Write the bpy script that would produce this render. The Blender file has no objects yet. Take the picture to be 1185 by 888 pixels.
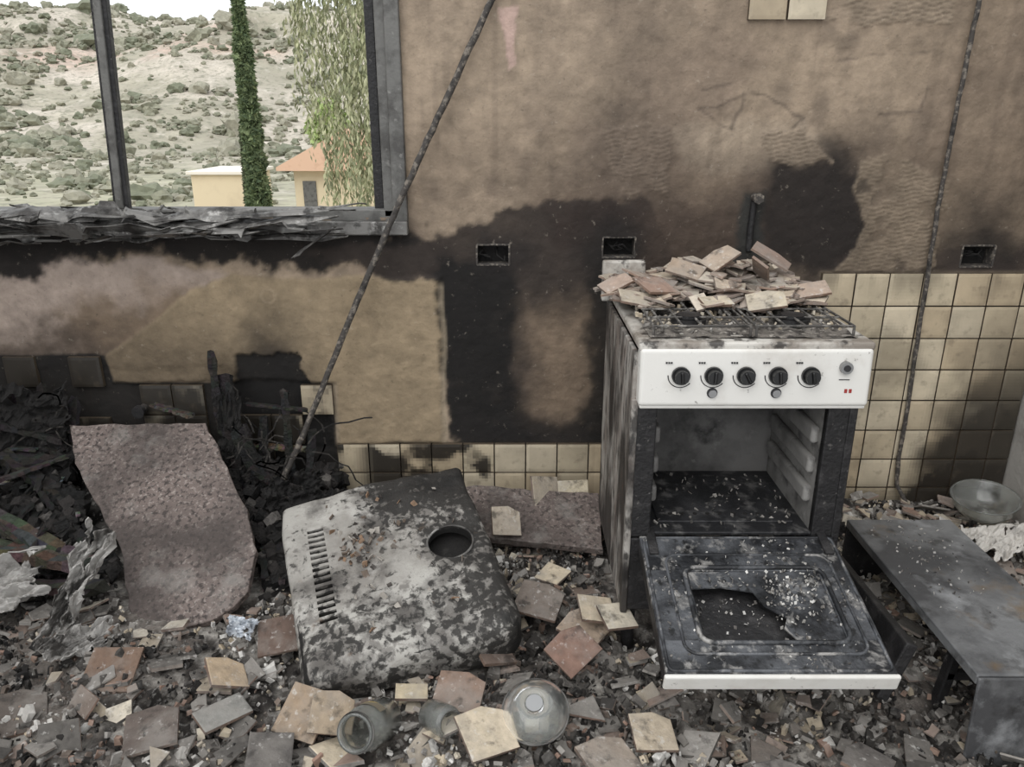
import bpy, bmesh, math, random
import numpy as np
from mathutils import Vector, Matrix, Euler
random.seed(7); rng=np.random.RandomState(7)
R=random.uniform
sc=bpy.context.scene
sc.view_settings.view_transform='Standard'
sc.view_settings.look='None'

def C(r,g,b):
    f=lambda v:(v/255/12.92) if v<=10 else ((v/255+.055)/1.055)**2.4
    return (f(r),f(g),f(b))
TAB=rng.rand(256,256)
def vnoise(x,y,s=0):
    x=np.asarray(x,float)+s*17.37; y=np.asarray(y,float)+s*9.13
    xi=np.floor(x).astype(int); yi=np.floor(y).astype(int)
    fx=x-xi; fy=y-yi; fx=fx*fx*(3-2*fx); fy=fy*fy*(3-2*fy)
    a=TAB[xi&255,yi&255]; b=TAB[(xi+1)&255,yi&255]; c=TAB[xi&255,(yi+1)&255]; d=TAB[(xi+1)&255,(yi+1)&255]
    return (a*(1-fx)+b*fx)*(1-fy)+(c*(1-fx)+d*fx)*fy
def fbm(x,y,s=0,o=5):
    t=0;a=.5;n=0
    for i in range(o):
        t=t+a*vnoise(np.asarray(x)*2**i,np.asarray(y)*2**i,s+i*3); n+=a; a*=.5
    return t/n
def sstep(a,b,x):
    t=np.clip((x-a)/(b-a),0,1); return t*t*(3-2*t)

# ---------------------------------------------------------------- materials
def make_mat(name, base=(.5,.5,.5), layers=(), rough=.8, metal=0., bump=(60,.3), vc=False, vcn=(25,.25), trans=0., ior=1.45, stretch=None, bdist=.01):
    m=bpy.data.materials.new(name); m.use_nodes=True
    nt=m.node_tree; N=nt.nodes; L=nt.links
    bs=N['Principled BSDF']; bs.inputs['Roughness'].default_value=rough; bs.inputs['Metallic'].default_value=metal
    if trans: bs.inputs['Transmission Weight'].default_value=trans; bs.inputs['IOR'].default_value=ior
    tc=N.new('ShaderNodeTexCoord'); co=tc.outputs['Object']
    if stretch:
        mp=N.new('ShaderNodeMapping'); mp.inputs['Scale'].default_value=stretch; L.new(co,mp.inputs['Vector']); co=mp.outputs['Vector']
    def noise(scale,detail=6,off=0,dist=0):
        n=N.new('ShaderNodeTexNoise'); n.noise_dimensions='4D'; n.inputs['Scale'].default_value=scale; n.inputs['Detail'].default_value=detail
        n.inputs['W'].default_value=off; n.inputs['Roughness'].default_value=.62; n.inputs['Distortion'].default_value=dist
        L.new(co,n.inputs['Vector']); return n.outputs['Fac']
    at=None
    if vc:
        at=N.new('ShaderNodeAttribute'); at.attribute_name='Col'
    if vc is True:
        nz=noise(vcn[0],8,3.3)
        mr=N.new('ShaderNodeMapRange'); mr.inputs['From Min'].default_value=.3; mr.inputs['From Max'].default_value=.7
        mr.inputs['To Min'].default_value=1-vcn[1]; mr.inputs['To Max'].default_value=1+vcn[1]; L.new(nz,mr.inputs['Value'])
        vm=N.new('ShaderNodeVectorMath'); vm.operation='SCALE'; L.new(at.outputs['Color'],vm.inputs[0]); L.new(mr.outputs['Result'],vm.inputs['Scale'])
        cur=vm.outputs['Vector']
    else:
        rgb=N.new('ShaderNodeRGB'); rgb.outputs[0].default_value=(*base,1); cur=rgb.outputs[0]
    sep=None
    if vc=='mask':
        sep=N.new('ShaderNodeSeparateColor'); L.new(at.outputs['Color'],sep.inputs['Color'])
    for i,l in enumerate(layers):
        col,scale,lo,hi=l[:4]; amt=l[4] if len(l)>4 else 1.; dist=l[5] if len(l)>5 else 0
        ch=l[6] if len(l)>6 else None
        mr=N.new('ShaderNodeMapRange'); mr.inputs['From Min'].default_value=lo; mr.inputs['From Max'].default_value=hi
        mr.inputs['To Max'].default_value=amt; nz=noise(scale,8,i*7.7+1,dist)
        if ch is not None:   # attribute channel biases how much of this layer shows
            ad=N.new('ShaderNodeMath'); ad.operation='MULTIPLY_ADD'; L.new(sep.outputs[ch],ad.inputs[0]); ad.inputs[1].default_value=.45; L.new(nz,ad.inputs[2]); nz=ad.outputs[0]
        L.new(nz,mr.inputs['Value'])
        mx=N.new('ShaderNodeMix'); mx.data_type='RGBA'; L.new(mr.outputs['Result'],mx.inputs['Factor'])
        L.new(cur,mx.inputs['A']); mx.inputs['B'].default_value=(*col,1); cur=mx.outputs['Result']
    L.new(cur,bs.inputs['Base Color'])
    if bump:
        bp=N.new('ShaderNodeBump'); bp.inputs['Strength'].default_value=bump[1]; bp.inputs['Distance'].default_value=bdist
        L.new(noise(bump[0],8,11),bp.inputs['Height']); L.new(bp.outputs['Normal'],bs.inputs['Normal'])
    return m

BLK=C(22,20,19)
M_wall=make_mat('plaster_sooty',vc=True,vcn=(18,.24),rough=.95,bump=(35,.6),layers=[(C(58,51,45),7,.57,.73,.3),(C(182,172,158),45,.62,.71,.28),(C(48,43,39),70,.60,.70,.35)])
M_tile=make_mat('glazed_wall_tile',vc=True,vcn=(14,.14),rough=.42,bump=(20,.08),layers=[(C(84,75,64),26,.55,.72,.5)])
M_floor=make_mat('ash_floor',vc=True,vcn=(60,.5),rough=.97,bump=(90,.9),layers=[(C(178,175,170),60,.56,.66,.65),(BLK,16,.54,.66,.75)])
M_rub=make_mat('rubble',vc=True,vcn=(40,.24),rough=.92,bump=(80,.4),layers=[(C(144,139,133),7,.48,.62,.5),(C(40,37,35),22,.55,.66,.65),(C(202,199,194),50,.58,.67,.5)])
M_char=make_mat('charred_wood',vc=True,vcn=(50,.5),rough=.72,bump=(60,1.),layers=[(C(112,108,104),22,.60,.74,.4)],bdist=.02)
M_enam=make_mat('white_enamel',C(214,212,207),[(C(164,154,142),8,.5,.75,.5),(C(60,50,42),45,.63,.71,.7)],rough=.35,bump=(40,.08))
M_top=make_mat('cooktop_enamel_grimy',C(196,192,185),[(C(112,102,92),9,.42,.60,.85),(C(40,35,32),26,.52,.62,.9)],rough=.5,bump=(50,.3))
M_side=make_mat('burnt_enamel_side',C(168,164,158),[(C(112,102,95),7,.44,.58,.85),(C(34,30,28),3.2,.46,.56,.92),(C(28,25,24),18,.52,.60,.85),(C(106,66,46),26,.6,.7,.5)],rough=.6,bump=(60,.4),stretch=(1,2.,.6))
M_blkm=make_mat('sooty_black_metal',C(34,33,34),[(C(78,76,76),12,.5,.7,.7),(C(150,146,142),50,.62,.72,.6)],rough=.55,metal=.2,bump=(70,.5))
M_door=make_mat('oven_door_burnt',C(32,33,36),[(C(100,102,106),6,.44,.58,.85),(C(172,169,165),18,.54,.64,.75,.5),(C(20,20,20),44,.55,.63,.85)],rough=.45,metal=.2,bump=(60,.4))
M_cav_lit=make_mat('oven_cavity_lit',C(134,132,129),[(C(84,82,80),5,.43,.62,.85),(C(166,164,160),30,.6,.7,.5),(C(38,36,35),11,.52,.64,.85)],rough=.65,bump=(50,.3))  # right wall: lighter copy of the cavity grey, its lit side put into colour
M_cav_shade=make_mat('oven_cavity_shade',C(108,106,104),[(C(60,58,57),4,.43,.62,.9),(C(32,31,30),9,.53,.66,.88),(C(140,138,135),30,.6,.7,.4)],rough=.65,bump=(50,.3))  # back, roof, left: darker copy of the cavity grey, shade painted in
M_cavf=make_mat('oven_cavity_floor',C(34,34,36),[(C(120,118,116),18,.52,.66,.75),(C(66,66,68),7,.48,.65,.7)],rough=.5,bump=(60,.4))
M_hood=make_mat('peeling_hood_metal',C(172,169,163),[(C(118,113,107),3.5,.45,.62,.75),(C(200,197,192),9,.54,.66,.5),(C(62,58,55),6,.58,.70,.85,0,1),(C(96,92,88),22,.60,.68,.7,.3,0),(C(36,34,32),40,.62,.70,.92,.4,0),(C(24,23,22),5,.74,.84,.92,0,0),(C(118,98,80),14,.64,.7,.4)],rough=.7,metal=.05,bump=(70,.5),vc='mask')
M_gran=make_mat('granite_sooty',C(114,102,97),[(C(160,150,143),75,.53,.6,.75),(C(48,42,40),60,.51,.58,.85),(C(62,55,52),3.5,.44,.62,.85),(C(142,138,133),8,.54,.68,.5)],rough=.75,bump=(90,.3))
M_alu=make_mat('burnt_aluminium',C(116,114,111),[(C(46,43,41),8,.46,.58,.9),(C(190,188,184),22,.56,.68,.75),(C(24,22,21),14,.55,.63,.85)],rough=.5,metal=.35,bump=(60,.3))
M_frame=make_mat('window_frame_grey',C(104,103,100),[(C(62,60,58),14,.48,.65,.8),(C(150,148,144),40,.6,.7,.5)],rough=.6,metal=.2,bump=(60,.3))
M_bench=make_mat('bench_steel',C(126,127,128),[(C(66,66,68),3.2,.43,.58,.9),(C(172,174,176),7,.54,.68,.65),(C(130,102,58),2.6,.58,.68,.8),(C(40,38,37),12,.56,.68,.75)],rough=.6,metal=.25,bump=(60,.3))
M_rod=make_mat('rod_rusty',C(64,60,57),[(C(130,122,112),60,.5,.6,.8),(C(28,26,25),20,.55,.65,.8)],rough=.8,bump=(90,.5))
M_black=make_mat('soot_and_shade_black',C(24,22,21),[(C(60,57,54),20,.55,.7,.6)],rough=.9,bump=(60,.7))  # soot on wires and boxes; also painted dark for hood and cabinet insides
M_knob=make_mat('black_plastic_knob',C(16,16,17),(),rough=.3,bump=None)
M_chrome=make_mat('dull_chrome',C(150,150,150),(),rough=.3,metal=.9,bump=None)
M_red=make_mat('red_mark',C(150,50,46),(),rough=.4,bump=None)
M_mark=make_mat('printed_mark',C(40,40,42),(),rough=.5,bump=None)
M_glass=make_mat('sooty_glass',C(222,224,220),[(C(130,128,122),12,.52,.66,.75)],rough=.08,bump=(30,.15),trans=.88)
M_yel=make_mat('yellow_label',C(170,150,84),[(C(120,112,96),16,.44,.52,1.)],rough=.7)
M_crump=make_mat('ashen_sheet',C(164,161,157),[(C(60,57,54),9,.49,.6,.9),(C(214,212,208),30,.56,.66,.65)],rough=.85,bump=(60,.5))
M_hill=make_mat('hillside',vc=True,vcn=(.5,.2),rough=1,bump=None,layers=[(C(144,141,126),.10,.46,.62,.6),(C(208,200,189),.5,.55,.67,.65),(C(124,124,108),1.6,.52,.60,.75),(C(158,149,137),5,.5,.6,.6)])
M_leaf=make_mat('foliage',vc=True,vcn=(3,.3),rough=.8,bump=None)
M_house=make_mat('beige_render',C(214,198,168),[(C(190,172,145),1.2,.5,.7,.6)],rough=.9,bump=None)
M_roof=make_mat('terracotta_roof',C(214,178,152),[(C(184,146,122),3,.5,.65,.7)],rough=.9,bump=None)
M_rightw=make_mat('grey_plaster',C(158,154,148),[(C(95,88,82),3,.5,.68,.8)],rough=.95,bump=(40,.4))

# ---------------------------------------------------------------- helpers
def link(o):
    sc.collection.objects.link(o); return o
def setcol(me,cols,domain):
    a=me.color_attributes.new('Col','FLOAT_COLOR',domain)
    c=np.ones((len(a.data),4),dtype=np.float32); c[:,:3]=cols; a.data.foreach_set('color',c.ravel())
class MB:
    def __init__(s): s.v=[];s.f=[];s.c=[]
    def add(s,vs,fs,cs):
        b=len(s.v); s.v.extend([tuple(v) for v in vs]); s.f.extend([tuple(i+b for i in f) for f in fs])
        if isinstance(cs,tuple): cs=[cs]*len(fs)
        s.c.extend(cs)
    def build(s,name,mat,smooth=False):
        me=bpy.data.meshes.new(name); me.from_pydata(s.v,[],s.f)
        n=[len(f) for f in s.f]; setcol(me,np.repeat(np.array(s.c),n,axis=0),'CORNER')
        me.materials.append(mat)
        if smooth: me.polygons.foreach_set('use_smooth',[True]*len(me.polygons))
        me.update(); return link(bpy.data.objects.new(name,me))
def empty(name,loc):
    e=bpy.data.objects.new(name,None); e.location=loc; e.empty_display_size=.05; return link(e)
def par(o,e):
    o.parent=e; o.matrix_parent_inverse=Matrix.Translation(-e.location); return o
def bm_obj(name,bm,mat,smooth=False):
    me=bpy.data.meshes.new(name); bm.to_mesh(me); bm.free(); me.materials.append(mat)
    if smooth: me.polygons.foreach_set('use_smooth',[True]*len(me.polygons))
    return link(bpy.data.objects.new(name,me))
def box(name,lo,hi,mat,bev=.003,e=None,rot=None,seg=2):
    lo=Vector(lo);hi=Vector(hi);c=(lo+hi)/2;s=hi-lo
    bm=bmesh.new(); bmesh.ops.create_cube(bm,size=1); bmesh.ops.scale(bm,vec=s,verts=bm.verts)
    if bev: bmesh.ops.bevel(bm,geom=bm.edges[:],offset=min(bev,min(s)*.45),segments=seg,affect='EDGES',profile=.5)
    o=bm_obj(name,bm,mat); o.location=c
    if rot: o.rotation_euler=rot
    if e: par(o,e)
    return o
def cyl(name,c,r,h,mat,axis='Z',e=None,seg=32,r2=None,bev=0):
    bm=bmesh.new(); bmesh.ops.create_cone(bm,cap_ends=True,segments=seg,radius1=r,radius2=r if r2 is None else r2,depth=h)
    if bev: bmesh.ops.bevel(bm,geom=[x for x in bm.edges if abs(x.verts[0].co.z-x.verts[1].co.z)<1e-6],offset=bev,segments=2,affect='EDGES')
    o=bm_obj(name,bm,mat); o.location=c
    if axis=='Y': o.rotation_euler=(math.pi/2,0,0)
    if axis=='X': o.rotation_euler=(0,math.pi/2,0)
    if e: par(o,e)
    return o
def tube(name,pts,r,mat,e=None,cyc=False,res=4,radii=None):
    cu=bpy.data.curves.new(name,'CURVE'); cu.dimensions='3D'; cu.bevel_depth=r; cu.bevel_resolution=res; cu.use_fill_caps=True
    sp=cu.splines.new('POLY'); sp.points.add(len(pts)-1); sp.use_cyclic_u=cyc
    for i,p in enumerate(pts):
        sp.points[i].co=(*p,1)
        if radii: sp.points[i].radius=radii[i]
    o=link(bpy.data.objects.new(name,cu)); cu.materials.append(mat)
    dg=bpy.context.evaluated_depsgraph_get(); me=bpy.data.meshes.new_from_object(o.evaluated_get(dg))
    o2=bpy.data.objects.new(name,me); bpy.data.objects.remove(o); o2.name=name; link(o2)
    me.polygons.foreach_set('use_smooth',[True]*len(me.polygons))
    if e: par(o2,e)
    return o2
def lathe(name,prof,mat,seg=48):
    vs=[];fs=[]
    for (r,z) in prof:
        for k in range(seg):
            a=2*math.pi*k/seg; vs.append((r*math.cos(a),r*math.sin(a),z))
    for i in range(len(prof)-1):
        for k in range(seg):
            fs.append((i*seg+k,i*seg+(k+1)%seg,(i+1)*seg+(k+1)%seg,(i+1)*seg+k))
    me=bpy.data.meshes.new(name); me.from_pydata(vs,[],fs); me.materials.append(mat)
    me.polygons.foreach_set('use_smooth',[True]*len(me.polygons))
    return link(bpy.data.objects.new(name,me))
def grid_mesh(name,P,cols,mat,keep=None,smooth=True):
    n,m=P.shape[:2]
    idx=np.arange(n*m).reshape(n,m)
    q=np.stack([idx[:-1,:-1],idx[1:,:-1],idx[1:,1:],idx[:-1,1:]],-1).reshape(-1,4)
    if keep is not None: q=q[keep.reshape(-1)]
    me=bpy.data.meshes.new(name); me.from_pydata(P.reshape(-1,3).tolist(),[],q.tolist())
    if cols is not None: setcol(me,cols.reshape(-1,3),'POINT')
    me.materials.append(mat)
    if smooth: me.polygons.foreach_set('use_smooth',[True]*len(me.polygons))
    me.update(); return link(bpy.data.objects.new(name,me))
def sdf(poly,X,Z):
    d=np.full(X.shape,1e9); ins=np.zeros(X.shape,bool); n=len(poly)
    for i in range(n):
        ax,az=poly[i];bx,bz=poly[(i+1)%n]
        ex,ez=bx-ax,bz-az; t=np.clip(((X-ax)*ex+(Z-az)*ez)/(ex*ex+ez*ez+1e-12),0,1)
        d=np.minimum(d,np.hypot(X-ax-t*ex,Z-az-t*ez))
        c=((az>Z)!=(bz>Z)); xi=ax+(Z-az)/(bz-az if bz!=az else 1e-9)*ex
        ins^=(c&(X<xi))
    return np.where(ins,d,-d)

WY=2.6
# ---------------------------------------------------------------- back wall
xs=np.arange(-2.7,1.8301,.0065); zs=np.arange(-.05,2.4001,.0065)
X,Z=np.meshgrid(xs,zs,indexing='ij')
W1=(fbm(X*7,Z*7,1)-.5); W2=(fbm(X*7,Z*7,2)-.5); W3=fbm(X*30,Z*30,4)-.5; W4=fbm(X*14,Z*14,7)-.5
def mask(poly,soft=.02,warp=.06,fine=.02):
    d=sdf(poly,X+warp*W1,Z+warp*W2)+fine*W3
    return sstep(-soft,soft,d)
def smoke(poly,soft=.04,warp=.12):
    d=sdf(poly,X+warp*W1,Z+warp*W2)+.06*W3+.07*W4
    return sstep(-soft*1.6,soft,d)
n1=fbm(X*2.2,Z*2.2,5)[...,None]; n2=fbm(X*9,Z*9,6)[...,None]
col=np.array(C(147,131,113))*np.ones(X.shape+(1,))
def blend(m,c,a=1.):
    global col
    mm=(m*a)[...,None] if m.ndim==2 else m*a
    col=col*(1-mm)+np.array(c)*mm
blend(sstep(.5,.7,n1),C(126,111,97),.85); blend(sstep(.5,.3,n1),C(160,143,124),.7); blend(sstep(.55,.75,n2),C(106,94,83),.5)
blend(mask([(-.3,1.9),(.3,1.9),(.28,1.5),(-.28,1.35)],.1),C(154,138,120),.5)
H=np.zeros(X.shape)
blend(smoke([(.1,1.2),(.2,1.24),(.6,1.28),(1.15,1.36),(1.9,1.36),(1.9,.9),(.1,.9)],.06),C(108,94,80),.7)
blend(smoke([(.24,2.4),(.46,2.4),(.45,1.2),(.30,1.2)],.09),C(96,85,75),.55)
blend(mask([(.5,1.42),(.95,1.45),(1.1,1.3),(.9,1.27),(.55,1.3)],.02),C(158,144,127),.5)
blend(smoke([(-.9,2.4),(1.9,2.4),(1.9,1.72),(1.4,1.8),(.6,1.76),(-.36,1.82)],.1),C(112,99,87),.4)
blend(smoke([(1.22,2.4),(1.9,2.4),(1.9,1.1),(1.6,1.2),(1.34,1.5)],.12),C(124,109,93),.45)
stv=fbm(X*26,Z*1.6,61); blend(sstep(.6,.75,stv)*sstep(1.05,1.3,Z),C(92,80,70),.22)
for p in ([(.42,1.52),(.75,1.55),(.72,1.36),(.5,1.3)],[(1.0,1.62),(1.32,1.66),(1.3,1.48),(1.05,1.46)],[(.6,1.47),(.82,1.52),(.95,1.46),(.8,1.38)]):
    dd=sdf(p,X+.08*W1,Z+.08*W2); blend(sstep(.008,.0,np.abs(dd))*sstep(.45,.6,n2[...,0]),C(80,70,63),.6)
blend(sstep(.5,.0,np.hypot((X-.3)*.55,Z-1.12)+.35*W1+.15*W4),C(70,59,52),.6)
blend(sstep(.42,.0,np.hypot(X-1.0,(Z-1.18))+.35*W1+.15*W4),C(62,52,46),.7)
# left plaster
m=mask([(-2.8,1.0),(-1.18,1.0),(-1.0,.95),(-.9,.9),(-1.0,.62),(-2.8,.62)],.012); blend(m,C(162,147,136)); H+=.004*m
blend(smoke([(-1.55,.78),(-1.15,.9),(-.9,.88),(-.9,.6),(-1.5,.64)],.06),C(108,92,75),.9)
blend(smoke([(-2.8,.76),(-1.5,.74),(-1.3,.64),(-2.8,.6)],.04),C(78,67,58),.9)
pp=[(-.95,.945),(-.24,.94),(-.253,.325),(-.64,.32),(-.63,.565),(-1.42,.555),(-1.44,.66),(-1.24,.79),(-1.1,.9)]
m=mask(pp,.008,.03,.012); blend(m,C(142,126,103)); H+=.012*m
blend(m*sstep(.48,.68,fbm(X*3,Z*3,21)),C(106,93,76),.65)
blend(m*sstep(.3,.0,Z-.56+(X+.95)*.3)*sstep(-.6,-.9,X),C(84,73,60),.7)
blend(m*sstep(.2,.0,np.hypot(X+.82,(Z-.66)*.8)+.2*W1),C(38,33,30),.9)
blend(smoke([(-1.9,1.12),(-.84,1.12),(-.35,1.1),(-.137,1.03),(-.17,.925),(-.51,.965),(-.71,.975),(-1.0,.975),(-1.18,1.03),(-1.5,1.01),(-1.62,.95),(-2.8,.94),(-2.8,1.12)],.016,.08),C(24,21,20),.98)
# charcoal patch
D_=[(-.70,1.04),(-.3,1.06),(.13,1.2),(.45,1.2),(.55,1.0),(.45,.9),(.45,.2),(-.235,.33),(-.24,.93),(-.6,.975)]
blend(mask(D_,.012,.07,.05),C(50,43,39),.95)
blend(mask([(-.25,1.0),(.0,.99),(.03,.85),(-.01,.6),(.08,.33),(-.235,.33),(-.24,.6)],.02,.06,.05),C(20,18,17),.97)
blend(smoke([(.08,.8),(.27,.82),(.29,.42),(.08,.45)],.07,.12),C(120,104,88),.9)
blend(smoke([(-.2,.44),(.3,.42),(.3,.32),(-.2,.32)],.03),C(28,25,24),.85)
blend(smoke([(.13,1.18),(.42,1.18),(.45,1.06),(.15,1.05)],.03),C(46,37,33),.85)
blend(smoke([(.27,1.0),(.4,1.0),(.4,.3),(.28,.3)],.03),C(24,22,20),.88)
dd=sdf(pp,X+.03*W1,Z+.03*W2); blend(sstep(.014,.002,np.abs(dd+.004+.01*W3))*sstep(-.7,-.6,X)*sstep(.93,.9,Z),C(168,154,132),.55)
blend(smoke([(.84,1.31),(1.11,1.32),(1.2,1.1),(1.13,.95),(1.0,.95),(.8,1.0)],.05,.16),C(33,28,26),.96)
blend(smoke([(.45,1.17),(.8,1.19),(.82,.9),(.4,.9)],.05,.1),C(64,53,46),.8)
blend(mask([(.76,1.22),(.83,1.22),(.84,1.0),(.74,1.0)],.015),C(40,42,41),.85)
rd=np.hypot(X-1.575,(Z-1.0)*1.1); blend(sstep(.32,.04,rd+.2*W1+.1*W4),C(28,24,22),.95)
blend(smoke([(1.1,1.0),(1.9,1.02),(1.9,.93),(1.1,.93)],.02),C(50,42,38),.8)
rd=np.hypot(X-.345,(Z-1.03)); blend(sstep(.16,.04,rd+.1*W1),C(30,26,24),.9)
rd=np.hypot(X+.064,(Z-1.015)); blend(sstep(.15,.05,rd+.15*W1),C(30,26,25),.88)
for k,(p,cc) in enumerate([([(1.12,1.34),(1.2,1.36),(1.27,1.33),(1.42,1.28),(1.45,.96),(1.08,.96),(1.19,1.09),(1.1,1.25)],C(136,122,105)),
        ([(.81,1.42),(.96,1.43),(1.03,1.31),(.84,1.31)],C(138,124,108)),([(.31,1.42),(.49,1.42),(.51,1.21),(.32,1.21)],C(114,101,89)),
        ([(.95,1.95),(1.35,1.95),(1.35,1.73),(.95,1.73)],C(142,128,111))]):
    m=mask(p,.006,.07,.03); m=m*(1-.7*sstep(.6,.68,fbm(X*12,Z*12,63+k))); blend(m,cc,.7)
    rid=np.sin(2*np.pi*(Z/.015)+2.2*np.sin(2*np.pi*X/.09)+4*W1); H+=m*(.004+.0028*rid)
    blend(m*sstep(.2,-.8,rid),C(86,75,66),.4)
blend(mask([(-.03,1.77),(.02,1.77),(.012,1.68),(.03,1.6),(-.005,1.585),(-.012,1.69)],.004,.06,.02),C(180,154,144),.85)
blend(mask([(-2.8,.665),(-1.43,.665),(-1.42,.56),(-.645,.56),(-.645,.33),(-.6,-.1),(-2.8,-.1)],.006,.01,.01),C(20,18,17),.98)
m=mask([(-.97,.655),(-.735,.66),(-.72,.56),(-.68,.45),(-.66,.3),(-1.0,.3)],.006,.07,.04); blend(m,C(19,17,16),.97); H-=.012*m  # cabinet opening: its darkness painted black into the sooty wall colour
m=mask([(-.64,.325),(1.05,.325),(1.05,-.1),(-.64,-.1)],.004,.005,.004); blend(m,C(64,57,50)); H-=.004*m
m=mask([(1.045,.962),(1.9,.962),(1.9,-.1),(1.045,-.1)],.004,.0,.0); blend(m,C(88,78,67))
rd=np.hypot(X+.835,Z-.875); ring=sstep(.007,.002,np.abs(rd-.024)); blend(ring,C(150,134,112),.6); H+=ring*.003
H+=(fbm(X*5,Z*5,8)-.5)*.008+(fbm(X*40,Z*40,9)-.5)*.005
P=np.stack([X,WY-H,Z],-1)
xc=(X[:-1,:-1]+X[1:,1:])/2; zc=(Z[:-1,:-1]+Z[1:,1:])/2
keep=~((xc>-2.45)&(xc<-.39)&(zc>1.14)&(zc<2.25))
boxes=[(-.064,1.015,.055,.034),(.36,1.04,.055,.034),(1.575,1.01,.055,.036)]
for (bx,bz,hw,hh) in boxes: keep&=~((abs(xc-bx)<hw)&(abs(zc-bz)<hh))
grid_mesh('wall_back',P,np.clip(col,0,1),M_wall,keep)
wb=empty('wall_back_core',(0,2.7,0))
for nm,lo,hi in [('core_below',(-2.7,2.66,-.1),(-.39,2.78,1.13)),('core_right',(-.385,2.66,-.1),(1.9,2.78,2.4)),('core_top',(-2.7,2.61,2.26),(-.39,2.78,2.4)),('core_left',(-2.7,2.61,1.13),(-2.46,2.78,2.26))]:
    box(nm,lo,hi,M_rightw,0,wb)
for (bx,bz,hw,hh) in boxes:
    e=empty('electrical_wall_box',(bx,WY,bz)); t=.003
    box('box_back',(bx-hw,2.652,bz-hh),(bx+hw,2.658,bz+hh),M_black,0,e)
    for s in(-1,1):
        box('box_side',(bx+s*hw-t,2.598,bz-hh),(bx+s*hw+t,2.658,bz+hh),M_rod,.001,e)
        box('box_edge',(bx-hw,2.598,bz+s*hh-t),(bx+hw,2.658,bz+s*hh+t),M_rod,.001,e)
    for i in range(4):
        x0=bx+R(-.04,.04); tube('burnt_wire',[(x0,2.65,bz+R(-.02,.02)),(x0+R(-.02,.02),2.62,bz+R(-.02,.02)),(x0+R(-.03,.03),2.61,bz+R(-.025,.02)),(x0+R(-.04,.04),2.625,bz+R(-.02,.02))],.003,M_black,e,res=2)
box('wall_right',(1.83,-.4,-.05),(1.95,2.78,2.4),M_rightw,.004)
box('wall_left',(-2.82,-.4,-.05),(-2.7,2.78,2.4),M_rightw,.004)

# ---------------------------------------------------------------- wall tiles
T=.115
def soot(x,z):
    s=0
    if x<-.62:
        s=.98-.35*float(sstep(.56,.75,fbm(x*5,z*5,31)))
        if x>-1.43 and z>.45: s=min(s,.60+.38*float(sstep(.35,.55,fbm(x*6,z*6,35))))
        if -.82<x<-.62 and z>.2: s=.30+.66*float(sstep(.40,.56,fbm(x*9,z*9,36)))
    elif x<1.0:
        s=.2+.76*float(sstep(.44,.56,fbm(x*6,z*7,33)+.12*math.exp(-((x+.3)/.25)**2)))*float(sstep(-.6,-.5,x)*sstep(.08,-.1,x))
        if .06<x<.3: s=.3
    else:
        s=.10+.32*float(sstep(.45,.68,fbm(x*4,z*4,34)))+.85*float(sstep(1.54,1.78,x+.36*float(fbm(x*6,z*6,32))-.17+.14*(1-float(sstep(.25,.6,z)))))*float(sstep(.97,.4,z))
        s+=.6*float(sstep(.26,.02,z))+.5*float(sstep(1.2,1.04,x))*float(sstep(.95,.6,z))
        s+=.45*float(sstep(.84,.96,z))*float(sstep(.36,.6,fbm(x*8,z*3,37)))
    return min(s,.97)
tb=MB()
def tile(x0,z0,w,h,seg=10):
    g=.0024; x1=x0+w-g; z1=z0+h-g; x0+=g; z0+=g
    y=WY-.016-R(0,.0025); v=R(.86,1.02); base=random.choice([C(204,190,164),C(198,183,157),C(208,195,171),C(192,175,148)])
    vs=[];fs=[];cs=[]
    for i in range(seg+1):
        for j in range(seg+1): vs.append((x0+(x1-x0)*i/seg, y+(.0015 if i in(0,seg) or j in(0,seg) else 0), z0+(z1-z0)*j/seg))
    for i in range(seg):
        for j in range(seg):
            a=i*(seg+1)+j; fs.append((a,a+seg+1,a+seg+2,a+1))
            s=soot(x0+(x1-x0)*(i+.5)/seg,z0+(z1-z0)*(j+.5)/seg); d=C(28,25,23)
            cs.append(tuple(base[k]*v*(1-s)+d[k]*s for k in range(3)))
    b=len(vs); vs+= [(x0,WY,z0),(x1,WY,z0),(x1,WY,z1),(x0,WY,z1)]
    c0,c1,c2,c3=0,seg*(seg+1),seg*(seg+1)+seg,seg
    fs+=[(c0,b,b+1,c1),(c1,b+1,b+2,c2),(c2,b+2,b+3,c3),(c3,b+3,b,c0)]; cs+=[C(84,74,62)]*4
    tb.add(vs,fs,cs)
for i in range(7):
    for j in range(9):
        w=min(T,1.826-(1.052+i*T)); z=.956-(j+1)*T
        if w>.02 and z>-.1: tile(1.052+i*T,z,w,T)
for i in range(15):
    for j in range(3):
        x=-.64+i*T
        if j==0 and x>.35: continue
        if x<.98: tile(x,.315-(j+1)*T+.012,T,T)
for i in range(6):
    for j in range(5):
        x=-1.33+i*T; z=.555-(j+1)*T
        if (j==1 and random.random()<.5) or (j>1 and random.random()<.3) or (j==0 and i in(2,3,4)): continue
        tile(x,z,T,T)
for i in range(5):
    for j in range(5):
        if random.random()<.35 or (i,j) in((1,0),(0,1)): continue
        tile(-1.45-(i+1)*T,.66-(j+1)*T,T,T)
for x in (.72,.84): tile(x,1.735,.118,.118)
tb.build('wall_tiles',M_tile)

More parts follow.
